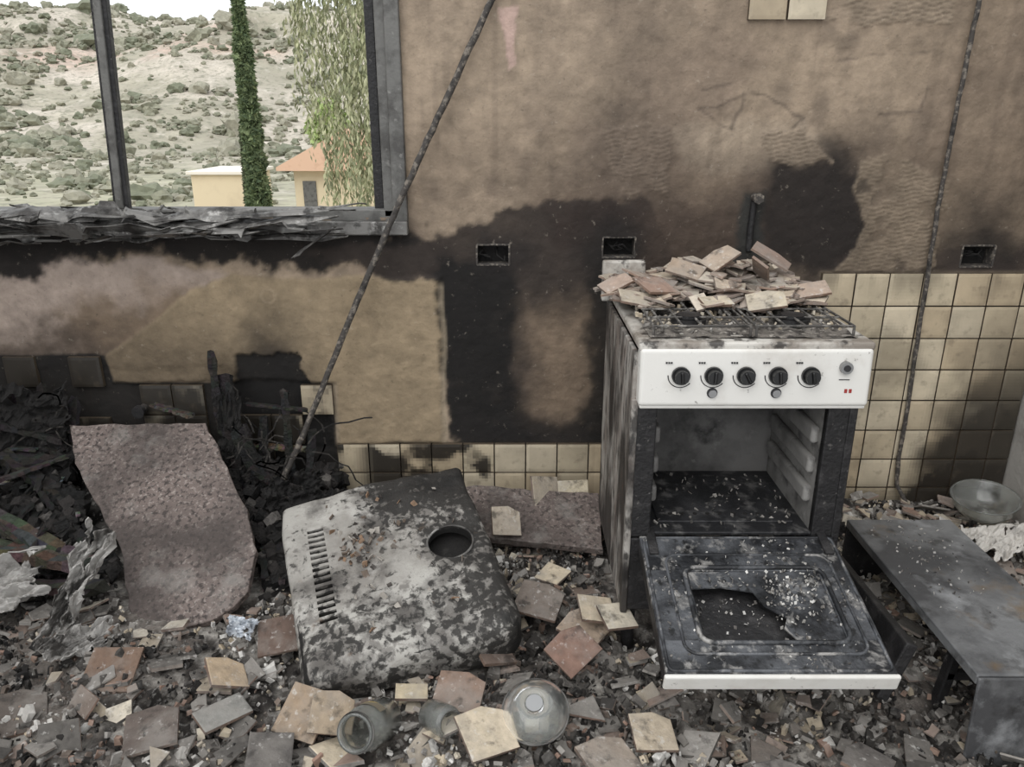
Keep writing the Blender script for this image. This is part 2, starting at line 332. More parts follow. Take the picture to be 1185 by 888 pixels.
# ---------------------------------------------------------------- window
w=empty('window_1',(-1.4,2.62,1.7))
box('casing_right',(-.392,2.575,1.10),(-.345,2.64,2.28),M_frame,.004,w)
box('jamb_right',(-.425,2.60,1.14),(-.392,2.68,2.26),M_frame,.004,w)
box('jamb_inner',(-.462,2.64,1.14),(-.43,2.70,2.26),M_blkm,.004,w)
box('mullion',(-1.295,2.60,1.12),(-1.245,2.63,2.27),M_blkm,.005,w,rot=(0,.05,0))
box('mullion_lip',(-1.283,2.590,1.12),(-1.258,2.605,2.27),M_frame,.004,w,rot=(0,.05,0))
box('sill_rail',(-2.46,2.60,1.125),(-.345,2.70,1.165),M_frame,.004,w)
box('sill_plate',(-2.46,2.565,1.085),(-.345,2.60,1.13),M_alu,.004,w)
box('head_rail',(-2.46,2.60,2.22),(-.345,2.70,2.27),M_frame,.004,w)
box('jamb_left',(-2.46,2.60,1.14),(-2.41,2.70,2.26),M_frame,.004,w)

bl=MB()
def ribbon(x0,x1,z0,z1,y,wd,seed,amp=.02):
    # torn slat: sharply creased at irregular stations, ragged ends
    rr=random.Random(seed*13+5); n=max(6,int((x1-x0)/.045)); ts=[0]+sorted(rr.random() for _ in range(n-1))+[1]
    L=[];zz=0;yy=0;tw=rr.uniform(-.4,1.2)
    for t in ts:
        x=x0+(x1-x0)*t; zz=zz*.6+rr.uniform(-1,1)*amp*.42; yy=yy*.6+rr.uniform(-1,1)*amp*.35; tw=tw*.8+rr.uniform(-.5,.65)
        e=min(1,5*t+.15,5*(1-t)+.08)
        L.append((x,y+yy,z0+(z1-z0)*t+zz,tw,wd*rr.uniform(.6,1.25)*e))
    vs=[];fs=[]
    for (x,cy,cz,tw,ww) in L:
        for k in(-1,-.25,.25,1):
            kk=k*rr.uniform(.85,1.15); vs.append((x+rr.uniform(-.006,.006),cy+math.cos(tw)*kk*ww-.005*(abs(k)<.5),cz+math.sin(tw)*kk*ww+.004*(abs(k)<.5)))
    for i in range(len(L)-1):
        for k in range(3): a=i*4+k; fs.append((a,a+4,a+5,a+1))
    bl.add(vs,fs,C(110,108,105))
for i in range(34):
    x0=R(-2.3,-1.1); x1=min(x0+R(.3,.95),-.55+R(-.2,.05))
    ribbon(x0,x1,R(1.06,1.19),R(1.08,1.18),R(2.49,2.575),R(.007,.026),i+3,R(.02,.05))
ribbon(-1.3,-.47,1.11,1.195,2.52,.014,40,.012); ribbon(-1.2,-.5,1.13,1.175,2.5,.014,41,.012); ribbon(-1.1,-.56,1.10,1.16,2.51,.02,47,.015); ribbon(-1.5,-.62,1.1,1.13,2.5,.022,42,.02)
ribbon(-.72,-.57,1.02,1.12,2.52,.016,43,.006); ribbon(-1.75,-.8,1.13,1.10,2.49,.03,44,.03); ribbon(-1.8,-1.2,1.16,1.16,2.5,.03,45,.03); ribbon(-1.9,-1.5,1.18,1.12,2.48,.035,48,.05)
o=bl.build('crumpled_window_blind',M_alu); sm=o.modifiers.new('s','SOLIDIFY'); sm.thickness=.0015

# ---------------------------------------------------------------- floor
def fh(x,y):
    h=.02+.07*(fbm(np.asarray(x)*3,np.asarray(y)*3,50)-.3)+.03*(fbm(np.asarray(x)*14,np.asarray(y)*14,51)-.5)
    h=h+.17*np.exp(-((x+1.5)/.5)**2-((y-2.5)/.4)**2)+.07*np.exp(-((y-2.6)/.16)**2)
    h=h+.05*np.exp(-((x+1.2)/.5)**2-((y-1.9)/.4)**2)
    return h
fx=np.arange(-2.69,1.825,.012); fy=np.arange(.2,2.59,.012); FX,FY=np.meshgrid(fx,fy,indexing='ij')
FH=fh(FX,FY)+.03*(fbm(FX*30,FY*30,52)-.5)
a=sstep(.35,.65,fbm(FX*6,FY*6,53))[...,None]; b=sstep(.48,.70,fbm(FX*18,FY*18,54))[...,None]
fc=np.array(C(48,44,41))*(1-a)+np.array(C(110,103,97))*a; fc=fc*(1-b)+np.array(C(166,161,154))*b
lf=(np.exp(-((FX+1.5)/.75)**2-((FY-2.55)/.5)**2))[...,None]; fc=fc*(1-.85*lf)
grid_mesh('floor_ash',np.stack([FX,FY,FH],-1),fc,M_floor)
box('floor',(-2.72,-.4,-.1),(1.84,2.66,-.02),M_rightw,0)

# granite slab outline on plan (x, s), s runs up the slope
SLAB=[(-1.536,.99),(-1.3,.998),(-1.067,1),(-.998,.88),(-.93,.72),(-.84,.55),(-.778,.36),(-.773,.18),(-.80,.12),(-.855,.07),(-.93,.03),(-1.0,0),(-1.05,.04),(-1.10,.12),(-1.15,.25),(-1.185,.36),(-1.289,.52),(-1.38,.66),(-1.45,.78)]
SLXY=[(x,1.80+.68*s) for x,s in SLAB]
def on_slab(x,y): return float(sdf(SLXY,np.array([x]),np.array([y]))[0])>-.02

# ---------------------------------------------------------------- rubble
def shard_poly():
    t=random.random()
    if t<.22: b=[(-.5,-.5),(.5,-.5),(.5,.5),(-.5,.5)]
    elif t<.45: b=[(-.5,-.5),(.5,-.5),(.25,.5),(-.5,.3)]
    elif t<.62: b=[(-.5,-.5),(.5,-.4),(-.2,.5)]
    elif t<.82: b=[(-.5,-.5),(.5,-.5),(.5,.1),(.1,.5),(-.5,.4)]
    else: b=[(-.5,-.2),(.3,-.5),(.5,.2),(.0,.3),(-.3,.5)]
    return [(x+R(-.09,.09),y+R(-.09,.09)) for x,y in b]
def ashy(c,lo=.05,hi=.55):
    k=R(lo,hi); g=C(140,135,129); v=R(.72,1.2); return tuple((c[i]*(1-k)+g[i]*k)*v for i in range(3))
def shard(mb,loc,size,rot,top,side,th=.008,poly=None,asp=1,ash=True):
    p=poly or shard_poly(); n=len(p); M=Euler(rot).to_matrix(); L=Vector(loc)
    if ash: top=ashy(top); side=ashy(side)
    vs=[];i=.94
    vs+=[M@Vector((x*size,y*size*asp,-th/2))+L for x,y in p]
    vs+=[M@Vector((x*size,y*size*asp,th/2-.001))+L for x,y in p]
    vs+=[M@Vector((x*size*i,y*size*asp*i,th/2))+L for x,y in p]
    fs=[tuple(range(n))[::-1],tuple(range(2*n,3*n))]; cs=[side,top]
    for k in range(n):
        k2=(k+1)%n; fs+=[(k,k2,n+k2,n+k),(n+k,n+k2,2*n+k2,2*n+k)]; cs+=[side,top]
    mb.add(vs,fs,cs)
BE=[C(192,178,155),C(176,162,140),C(206,196,178),C(158,146,128)]
BR=[C(130,108,95),C(114,97,86),C(144,118,104),C(100,89,81)]
GR=[C(120,116,111),C(94,90,86),C(146,142,137),C(72,69,65)]
DK=[C(36,33,31),C(48,45,42),C(27,25,24)]
WH=[C(208,205,200),C(188,185,180)]
def inhood(x,y):
    dx,dy=x+.363,y-1.946; u=dx*.951+dy*.288; v=-dx*.352+dy*.911
    return abs(u)<.27 and abs(v)<.32
def blocked(x,y): return inhood(x,y) or (.3<x<.88 and 1.82<y<2.42) or on_slab(x,y)
mb=MB()
for i in range(1350):
    x=R(-1.75,1.8);y=R(1.15,2.55)
    if blocked(x,y): continue
    s=min(.115,max(.025,random.lognormvariate(math.log(.047),.42)))
    left=(x<-.85 and y>1.95)
    k=random.random()
    if left: pal=DK if k<.75 else GR
    else: pal=BE if k<.24 else BR if k<.47 else GR if k<.78 else DK
    big=random.random()<.25
    shard(mb,(x,y,float(fh(x,y))+R(.0,.035)),s,(R(-.35,.35)*(2.5 if big else 1),R(-.35,.35),R(0,6.28)),random.choice(pal),random.choice(BR+GR),R(.005,.011),asp=R(.6,1))
for i in range(80):
    x=R(.95,1.8);y=R(2.2,2.55); s=R(.04,.09)
    shard(mb,(x,y,float(fh(x,y))+R(.01,.05)),s,(R(-.4,.4),R(-.4,.4),R(0,6.28)),random.choice(BE+BR[:1]+GR[:1]),random.choice(BR),.008)
SQ=[(-.5,-.5),(.5,-.5),(.5,.5),(-.5,.5)]
BK=[(-.5,-.5),(.5,-.5),(.5,.3),(.1,.5),(-.5,.45)]
for (x,y,z,s,rot,top,p,asp) in [
 (-1.03,1.63,.11,.125,(.35,.05,.08),C(120,99,85),SQ,1),(-.73,1.62,.11,.10,(.2,.5,.6),C(188,167,141),BK,1),(-.64,1.77,.11,.11,(.4,-.1,.2),C(100,83,74),SQ,1),
 (-.50,1.49,.10,.11,(.5,.1,-.3),C(156,136,114),SQ,1.1),(-.43,1.48,.11,.10,(.6,.2,.1),C(158,142,122),BK,1),(-.70,1.50,.09,.12,(.15,.1,.8),C(142,140,135),SQ,.6),
 (-.25,1.56,.10,.08,(.1,.1,.1),C(190,176,150),SQ,.6),(-.13,1.55,.11,.12,(.3,.0,-.2),C(136,114,100),BK,.9),(-.06,1.42,.11,.12,(.35,.1,.5),C(198,184,162),BK,1),
 (.16,1.70,.12,.12,(.45,-.3,.7),C(130,104,92),BK,.9),(.08,1.92,.12,.13,(.2,.1,-.3),C(122,112,104),BK,1),(.24,1.86,.13,.1,(.15,.2,.1),C(194,180,158),SQ,1),
 (.21,1.84,.09,.13,(.1,-.1,.9),C(168,150,132),BK,1),(.29,1.80,.15,.09,(.2,.1,.3),C(202,192,174),SQ,1),(.12,2.46,.19,.12,(1.0,.3,.6),C(188,174,152),SQ,1),(.22,2.48,.17,.11,(1.1,.0,.1),C(202,190,166),SQ,1),
 (.33,1.44,.09,.10,(.2,.1,.1),C(186,172,152),BK,1),(.22,1.37,.08,.12,(.1,.1,.5),C(150,138,126),BK,1),(1.0,2.2,.11,.13,(.2,.3,1.1),C(202,190,168),BK,1),(.99,2.36,.2,.12,(.9,.3,.5),C(194,180,156),BK,1),
 (-.85,1.45,.09,.12,(.2,-.1,.3),C(98,88,82),BK,1),(-1.2,1.5,.09,.13,(.25,.1,.5),C(94,86,80),BK,1),(-.55,1.38,.09,.10,(.1,.2,.2),C(92,88,85),SQ,1),(-.05,1.72,.1,.1,(.2,.3,.5),C(108,93,84),BK,1),
 (1.25,1.32,.08,.12,(.2,.3,.5),C(130,119,110),BK,1),(.6,1.30,.08,.12,(.1,.1,.2),C(120,115,111),BK,1),(.8,1.36,.08,.1,(.1,.1,.9),C(98,93,90),BK,1),(-.02,2.28,.18,.1,(.8,.2,.3),C(178,166,150),BK,1)]:
    shard(mb,(x,y,z),s,rot,tuple(v*.88 for v in top),C(112,93,81),.010,p,asp,False)
CB=[(-1,-1,-1),(1,-1,-1),(1,1,-1),(-1,1,-1),(-1,-1,1),(1,-1,1),(1,1,1),(-1,1,1)]
CF=[(0,3,2,1),(4,5,6,7),(0,1,5,4),(1,2,6,5),(2,3,7,6),(3,0,4,7)]
def chunk(mb,loc,s,c,asp=(1,1,1)):
    M=Euler((R(0,6),R(0,6),R(0,6))).to_matrix(); L=Vector(loc)
    mb.add([M@Vector((a*s*asp[0]*R(.35,.6),b*s*asp[1]*R(.35,.6),d*s*asp[2]*R(.3,.55)))+L for a,b,d in CB],CF,c)
for i in range(19000):
    x=R(-1.8,1.82);y=R(1.1,2.56)
    if blocked(x,y): continue
    left=(x<-.8 and y>1.9)
    s=min(.05,random.lognormvariate(math.log(.011),.5)); k=random.random()
    cl=float(fbm(x*5,y*5,58))
    if left: pal=DK if k<.85 else GR
    elif cl>.53: pal=WH if k<.3 else GR if k<.72 else BE if k<.9 else DK
    elif cl<.45: pal=DK if k<.6 else GR if k<.82 else BR
    else: pal=DK if k<.34 else GR if k<.64 else BE if k<.8 else BR if k<.93 else WH
    chunk(mb,(x,y,float(fh(x,y))+R(0,.028)),s,random.choice(pal),(1,R(.5,1),R(.2,.8)))
mb.build('floor_rubble',M_rub)

# charred timbers / cabinet remains on left
cm=MB()
def plank(p0,p1,wd,th,c,n=14,roll=0,jag=.25):
    p0=Vector(p0);p1=Vector(p1);d=(p1-p0).normalized(); up=Vector((0,0,1)) if abs(d.z)<.9 else Vector((0,1,0))
    s=d.cross(up).normalized(); u=s.cross(d); q=Matrix.Rotation(roll,3,d); s=q@s;u=q@u
    vs=[];fs=[]
    for i in range(n+1):
        c0=p0.lerp(p1,i/n); a=R(1-jag,1+jag*.4);b2=R(1-jag,1+jag*.4)
        for k,(e,f) in enumerate([(-1,-1),(0,-1.05),(1,-1),(1,1),(0,1.05),(-1,1)]):
            ex=d*(R(-.35,.35)*wd if i in(0,n) else 0)
            vs.append(c0+s*e*wd/2*a*R(.85,1.1)+u*f*th/2*b2+ex+Vector((R(-1,1),R(-1,1),R(-1,1)))*th*.12)
    for i in range(n):
        for k in range(6): a=i*6+k;b2=i*6+(k+1)%6; fs.append((a,b2,b2+6,a+6))
    fs+=[tuple(range(6))[::-1],tuple(range(n*6,n*6+6))]
    cm.add(vs,fs,[tuple(v*R(.7,1.4) for v in c) for _ in fs])
DKC=C(30,27,25)
for a in [((-1.85,2.25,.30),(-1.30,2.02,.18),.06,.03,C(70,65,61)),((-1.9,2.12,.23),(-1.28,2.0,.19),.08,.03,C(80,72,65)),((-1.75,2.4,.38),(-1.45,2.25,.26),.05,.03,C(40,37,35)),
 ((-1.85,1.98,.14),(-1.22,1.93,.15),.07,.03,C(54,50,47)),((-1.62,2.5,.58),(-1.6,2.42,.15),.035,.02,DKC),((-1.74,2.5,.54),(-1.70,2.4,.1),.05,.02,DKC),((-1.53,2.52,.52),(-1.56,2.42,.2),.05,.015,C(24,22,21)),
 ((-1.03,2.52,.70),(-1.02,2.50,.40),.03,.02,DKC),((-.995,2.53,.62),(-.96,2.45,.15),.05,.015,C(24,22,21)),((-.70,2.5,.42),(-.73,2.4,.12),.03,.015,C(26,24,23)),
 ((-1.9,2.45,.36),(-1.58,2.38,.34),.08,.04,DKC),((-1.85,1.82,.12),(-1.42,1.95,.18),.06,.02,C(112,109,105)),((-.92,2.45,.30),(-.70,2.4,.18),.05,.02,DKC),((-.90,2.40,.16),(-.68,2.30,.18),.04,.02,C(50,44,39)),
 ((-1.6,2.5,.42),(-1.52,2.48,.43),.05,.02,DKC),((-1.26,2.53,.50),(-1.12,2.52,.46),.04,.012,C(70,64,58)),((-.93,2.54,.34),(-.74,2.53,.33),.03,.01,C(94,84,72)),((-.93,2.54,.50),(-.72,2.53,.48),.025,.01,C(38,35,32)),
 ((-1.85,2.42,.50),(-1.55,2.44,.40),.035,.02,DKC),((-.80,2.54,.55),(-.79,2.5,.15),.03,.012,C(30,27,25)),((-.88,2.54,.45),(-.9,2.48,.15),.035,.012,C(22,20,19)),
 ((-1.8,2.3,.42),(-1.6,2.45,.30),.04,.015,C(48,44,41)),((-1.70,2.2,.34),(-1.52,2.4,.36),.03,.012,C(60,56,53)),((-.95,2.48,.42),(-.84,2.42,.14),.07,.015,C(22,20,19)),((-1.80,2.5,.46),(-1.78,2.4,.2),.09,.02,C(22,20,19))]:
    plank(*a,roll=R(-.5,.5))
for i in range(520):
    x=R(-1.85,-.68);y=R(1.98,2.44)
    if on_slab(x,y): continue
    z=float(fh(x,y))+R(.0,.07+.28*(y-1.98)*(x<-1.3));a=R(0,3.14);l=R(.03,.15)
    x1,y1=x+l*math.cos(a),min(y+l*math.sin(a),2.5)
    if on_slab(x1,y1) or inhood(x1,y1): continue
    plank((x,y,z),(x1,y1,z+R(-.04,.06)),R(.008,.035),R(.004,.012),random.choice([DKC,DKC,C(22,20,19),C(24,22,21),C(54,50,47),C(112,107,102)]),n=5)
for i in range(26):
    x=R(.93,1.15);y=R(2.3,2.5); chunk(cm,(x,y,float(fh(x,y))+R(.02,.07)),R(.03,.06),C(26,24,24))
for i in range(4600):
    x=R(-1.85,-.60);y=R(2.02,2.53)
    if on_slab(x,y) or inhood(x,y): continue
    chunk(cm,(x,y,float(fh(x,y))+R(.0,.05+.25*(y-2.02))),R(.010,.045),random.choice([DKC,C(24,22,21),C(20,19,18),C(46,42,40),C(98,94,90) if random.random()<.4 else DKC]))
for i in range(46):
    x=random.choice([R(-1.8,-1.5),R(-1.0,-.7)]);y=R(2.4,2.52);z=R(.2,.5); d=Vector((R(-1,1),R(-.3,.3),R(-1,1))); p=Vector((x,y,z))
    for k in range(9):
        d=(d+Vector((R(-.7,.7),R(-.4,.4),R(-.8,.5)))).normalized(); q=p+d*.028; q.y=min(max(q.y,2.4),2.54)
        sx=Vector((.003,0,0)); sz=Vector((0,0,.003)); cm.add([p-sx,p+sz,p+sx,p-sz,q-sx,q+sz,q+sx,q-sz],[(0,1,5,4),(1,2,6,5),(2,3,7,6),(3,0,4,7)],random.choice([DKC,C(60,56,52)])); p=q
cm.build('charred_cabinet_debris',M_char)

def crumple(name,cx,cy,cz,sx,sy,rot,seed,amp,mat,jag=.02):
    u=np.linspace(-1,1,44);v=np.linspace(-1,1,44);U,V=np.meshgrid(u,v,indexing='ij')
    h=amp*(np.abs(fbm(U*2+3,V*2,seed,3)-.5)*4+np.abs(fbm(U*5,V*5,seed+1,3)-.5)*1.5)
    xx=U*sx*(.75+.5*fbm(V*2,V*0+1,seed+2,3))+jag*(fbm(U*6,V*6,seed+3)-.5); yy=V*sy*(.75+.5*fbm(U*2,U*0+2,seed+4,3))
    P=np.stack([xx,yy,h],-1); M=np.array(Euler(rot).to_matrix()); P=P@M.T+np.array([cx,cy,cz])
    xc=(U[:-1,:-1]); yc=V[:-1,:-1]; rr=np.maximum(np.abs(xc),np.abs(yc)); kp=rr<.72+.5*fbm(xc*4,yc*4,seed+6)
    kp&=~(fbm(xc*3.5,yc*3.5,seed+9)<.30)
    o=grid_mesh(name,P,None,mat,kp,smooth=False); s=o.modifiers.new('s','SOLIDIFY'); s.thickness=.003; return o
crumple('crumpled_metal_sheet',-1.22,1.83,.18,.045,.20,(1.0,.3,-.15),60,.05,M_crump)
crumple('crumpled_metal_sheet',-1.50,1.84,.17,.19,.07,(.6,-.25,.35),64,.05,M_crump)
crumple('crumpled_metal_sheet',-1.15,1.70,.13,.10,.04,(.3,.2,.9),72,.03,M_crump)
crumple('dark_opening_sheet',-.98,2.50,.36,.05,.20,(1.5,0,-.1),124,.025,M_black)  # added black sheets standing in for the dark of the cabinet openings
crumple('dark_opening_sheet',-1.66,2.46,.42,.14,.16,(1.4,0,.1),128,.05,M_black)
crumple('dark_opening_sheet',-.74,2.36,.20,.09,.10,(1.1,0,.3),132,.04,M_black)
crumple('crumpled_foil_scrap',-.74,1.76,.14,.035,.03,(.5,.4,.2),75,.015,make_mat('foil_scrap',C(205,210,216),[(C(120,124,132),20,.5,.6,.7)],rough=.4,metal=.3))
e=empty('water_pipe_stub',(-1.32,2.56,.47)); cyl('pipe',(-1.32,2.565,.47),.014,.06,M_rod,'Y',e); cyl('elbow_cap',(-1.32,2.54,.47),.022,.02,M_blkm,'Y',e)

# ---------------------------------------------------------------- granite slabs
def slab(name,outline,th,mat,M):
    bm=bmesh.new(); pts=[]
    n=len(outline)
    for i in range(n):
        a=Vector((*outline[i],0));b=Vector((*outline[(i+1)%n],0)); k=max(1,int((b-a).length/.03))
        for j in range(k):
            p=a.lerp(b,j/k); pts.append(p+Vector((R(-.004,.004),R(-.004,.004),0)))
    f=bm.faces.new([bm.verts.new(p) for p in pts]); r=bmesh.ops.extrude_face_region(bm,geom=[f])
    bmesh.ops.translate(bm,vec=(0,0,-th),verts=[v for v in r['geom'] if isinstance(v,bmesh.types.BMVert)])
    bmesh.ops.recalc_face_normals(bm,faces=bm.faces)
    ed=[e for e in bm.edges if abs(e.verts[0].co.z-e.verts[1].co.z)<1e-6]
    bmesh.ops.bevel(bm,geom=ed,offset=.002,segments=1,affect='EDGES')
    o=bm_obj(name,bm,mat); o.matrix_world=M; return o
L=math.hypot(.68,.37); ang=math.atan2(.37,.68)
slab('granite_countertop_slab',[(x,s*L) for x,s in SLAB],.028,M_gran,Matrix.Translation((0,1.80,.08))@Matrix.Rotation(ang,4,'X'))
slab('granite_countertop_slab',[(-.14,0),(.30,-.06),(.31,.2),(.1,.21),(-.13,.24),(-.2,.22)],.028,M_gran,Matrix.Translation((0,2.27,.13))@Matrix.Rotation(.32,4,'X'))

# ---------------------------------------------------------------- range hood casing
def rbox(hx,hy,hz,r,cuts,dent=0,seed=0):
    bm=bmesh.new(); bmesh.ops.create_cube(bm,size=2); bmesh.ops.subdivide_edges(bm,edges=bm.edges[:],cuts=cuts,use_grid_fill=True)
    h=Vector((hx,hy,hz))
    for v in bm.verts:
        p=Vector((v.co.x*hx,v.co.y*hy,v.co.z*hz))
        rr=r*(.45+.75*sstep(.1,-.3,p.y)) if dent else r
        q=Vector([max(-h[k]+rr,min(h[k]-rr,p[k])) for k in range(3)]); d=p-q
        p=q+d.normalized()*rr if d.length>1e-9 else p
        if dent:
            p.z+=dent*(float(fbm(p.x*5,p.y*5,seed,3))-.5)+.006*(float(fbm(p.x*22,p.y*22,seed+8,3))-.5); p.x+=dent*.6*(float(fbm(p.z*6,p.y*6,seed+3,3))-.5); p.y+=dent*.6*(float(fbm(p.z*6,p.x*6,seed+5,3))-.5)
        v.co=p
    return bm
ax=Vector((.545,.165,.065)).normalized(); ay=Vector((-.2175,.5625,.135)); az=ax.cross(ay).normalized(); ay=az.cross(ax)
HM=Matrix((( ax.x,ay.x,az.x,-.352),(ax.y,ay.y,az.y,1.946),(ax.z,ay.z,az.z,.2475),(0,0,0,1)))
hb=rbox(.294,.350,.08,.045,44,.03,80); bmesh.ops.translate(hb,vec=(0,0,-.08),verts=hb.verts)
hood=bm_obj('range_hood',hb,M_hood,True); hood.matrix_world=HM
cut=MB()
def cbox(lo,hi):
    cut.add([((lo if a<0 else hi)[0],(lo if b<0 else hi)[1],(lo if c<0 else hi)[2]) for a,b,c in CB],CF,(0.,0.,0.))
for i in range(16):
    v=.186-i*.0235; cbox((-.222,v-.0068,-.05),(-.174,v+.0068,.05))
cutter=cut.build('cutter',M_black); cutter.matrix_world=HM
bm=bmesh.new(); bmesh.ops.create_cone(bm,cap_ends=True,segments=48,radius1=.066,radius2=.066,depth=.11); bmesh.ops.translate(bm,vec=(.178,.0,0),verts=bm.verts)
c2=bm_obj('cutter2',bm,M_black); c2.matrix_world=HM
bm=rbox(.278,.332,.08,.04,4); bmesh.ops.translate(bm,vec=(0,0,-.104),verts=bm.verts); c3=bm_obj('cutter3',bm,M_black); c3.matrix_world=HM
for c in (c3,cutter,c2):
    m=hood.modifiers.new('b','BOOLEAN'); m.operation='DIFFERENCE'; m.solver='EXACT'; m.object=c
bpy.context.view_layer.update(); dg=bpy.context.evaluated_depsgraph_get()
me=bpy.data.meshes.new_from_object(hood.evaluated_get(dg)); hood.modifiers.clear(); hood.data=me
for c in (c3,cutter,c2): bpy.data.objects.remove(c)
me.set_sharp_from_angle(angle=math.radians(35))
if 'Col' in me.color_attributes: me.color_attributes.remove(me.color_attributes['Col'])
nv=len(me.vertices); co=np.zeros(nv*3); me.vertices.foreach_get('co',co); co=co.reshape(-1,3)
u_,v_,w_=co[:,0],co[:,1],co[:,2]
mr_=.12+.42*sstep(.0,.26,v_)*sstep(-.15,.12,u_)+.20*sstep(-.0,-.28,v_)+.25*sstep(.13,.06,np.hypot(u_-.17,v_-.01))+.18*sstep(.1,.28,u_)+.12*sstep(-.02,-.1,w_)+.5*(fbm(u_*6,v_*6,140)-.5)
mg_=.15+.5*sstep(.05,.3,v_)*sstep(-.1,.15,u_)+.5*(fbm(u_*5,v_*5,141)-.5)
inner=(w_<-.02)&(np.abs(u_)<.281)&(np.abs(v_)<.335)
mr_=np.where(inner,1.,mr_)  # casing interior painted black so it looks dark through hole and slots
cc=np.stack([np.clip(mr_,0,1),np.clip(mg_,0,1),mr_*0],-1); setcol(me,cc,'POINT'); me.materials.clear(); me.materials.append(M_hood)
hood.name='range_hood'
def hw(u,v,w): return HM@Vector((u,v,w))
rim=[hw(.178+.068*math.cos(t),.068*math.sin(t),.0) for t in np.linspace(0,2*math.pi,40)[:-1]]
bpy.context.view_layer.update()
def par2(o,p):
    o.parent=p; o.matrix_parent_inverse=p.matrix_world.inverted()
par2(tube('flue_collar',rim,.0035,M_alu,cyc=True),hood)
o=box('inner_dark_plate',(-.25,-.28,-.006),(.25,.28,0),M_black,.002); o.matrix_world=HM@Matrix.Translation((0,0,-.06)); bpy.context.view_layer.update(); par2(o,hood)  # black plate inside the casing, darkens the view through slots and hole
hd=MB()
for i in range(120):
    k=random.random(); u0,v0=(random.gauss(-.08,.035),random.gauss(.06,.05)) if k<.5 else (R(-.25,.25),R(-.28,.3))
    if math.hypot(u0-.178,v0)<.075 or (-.23<u0<-.16): continue
    chunk(hd,hw(u0,v0,.005),R(.006,.022),random.choice([C(128,104,84),C(104,92,82),C(160,154,146),C(60,55,52)]),(1,.8,.2))
bpy.context.view_layer.update(); par2(hd.build('fallen_flakes',M_rub),hood)

# ---------------------------------------------------------------- stove
S=empty('gas_stove',(.59,2.1,0))
xl,xr,yf,yb=.302,.872,1.82,2.40
box('side_panel_left',(xl,yf,.15),(xl+.012,yb,.905),M_side,.003,S)
box('side_panel_right',(xr-.012,yf,.15),(xr,yb,.905),M_side,.003,S)
box('back_panel',(xl,yb-.01,.12),(xr,yb,.90),M_side,.003,S)
box('stile_left',(xl+.01,yf-.006,.39),(.368,yf+.02,.785),M_blkm,.004,S)
box('stile_left_trim',(xl-.002,yf-.01,.15),(xl+.016,yf+.01,.785),M_side,.004,S)
box('stile_right',(.80,yf-.006,.39),(xr-.01,yf+.02,.785),M_blkm,.004,S)
box('stile_right_trim',(xr-.02,yf-.01,.15),(xr+.002,yf+.01,.785),M_blkm,.004,S)
box('drawer_front',(xl+.012,yf-.004,.16),(xr-.012,yf+.012,.385),M_blkm,.004,S)
box('top_rail',(.36,yf-.004,.765),(.81,yf+.02,.785),M_blkm,.003,S)
cy=2.20
box('cavity_floor',(.365,yf,.392),(.803,cy,.402),M_cavf,.002,S)
box('cavity_roof',(.365,yf,.758),(.803,cy,.766),M_cav_shade,.002,S)
box('cavity_back',(.365,cy,.395),(.803,cy+.01,.765),M_cav_shade,.002,S)
box('cavity_left',(.360,yf,.395),(.368,cy,.765),M_cav_shade,.002,S)
box('cavity_right',(.800,yf,.395),(.808,cy,.765),M_cav_lit,.002,S)
for i in range(3):
    z=.475+i*.085
    box('rack_rib',(.780,yf+.03,z),(.803,cy-.03,z+.048),M_cav_lit,.011,S,seg=4)
    box('rack_rib',(.366,yf+.03,z),(.388,cy-.03,z+.048),M_cav_shade,.011,S,seg=4)
box('cavity_floor_plate',(.40,yf+.05,.402),(.77,cy-.05,.408),M_cavf,.002,S)
for i in range(9): cyl('floor_slot',(.44+i*.035,yf+.09,.4085),.006,.002,M_black,e=S,seg=12)
box('control_panel',(.312,1.783,.775),(.880,1.83,.922),M_enam,.010,S,rot=(-.05,0,0),seg=4)
box('panel_lower_lip',(.316,1.786,.768),(.876,1.81,.782),M_enam,.004,S)
py=1.783
for i,x in enumerate([.412,.492,.571,.649,.729]):
    z=.857
    cyl('knob_skirt',(x,py-.004,z),.0225,.008,M_knob,'Y',S)
    cyl('knob',(x,py-.014,z),.019,.020,M_knob,'Y',S,r2=.017)
    box('knob_grip',(x-.004,py-.030,z-.016),(x+.004,py-.012,z+.016),M_knob,.003,S,rot=(0,R(-.6,.6),0))
    arc=[(x+.031*math.cos(t),py-.001,z+.031*math.sin(t)) for t in np.linspace(math.radians(180),math.radians(320),14)]
    tube('dial_arc',arc,.0013,M_mark,S,res=1)
    for q in range(3): box('burner_mark',(x-.038+q*.006,py-.0015,z+.030),(x-.034+q*.006,py+.001,z+.034),M_mark,0,S)
for x in (.492,.649):
    cyl('igniter_ring',(x,py-.001,.812),.013,.006,M_mark,'Y',S); cyl('igniter_button',(x,py-.004,.812),.010,.012,M_chrome,'Y',S)
cyl('timer_button',(.812,py-.004,.878),.015,.014,M_chrome,'Y',S); cyl('timer_core',(.812,py-.011,.878),.008,.006,M_mark,'Y',S)
box('printed_mark',(.80,py-.0015,.845),(.826,py+.001,.847),M_mark,0,S)
for x in (.820,.831): box('small_badge',(x-.0035,py-.0025,.812),(x+.0035,py+.001,.822),M_red,0,S)
box('cooktop',(.308,1.792,.915),(.884,2.41,.938),M_top,.008,S,seg=3)
M_ash=make_mat('cooktop_ash',C(124,118,111),[(C(44,40,38),30,.46,.58,.9),(C(195,188,178),60,.56,.66,.8)],rough=.9,bump=(70,.9))
u=np.linspace(.34,.852,80);v=np.linspace(1.825,2.385,80);U,V=np.meshgrid(u,v,indexing='ij')
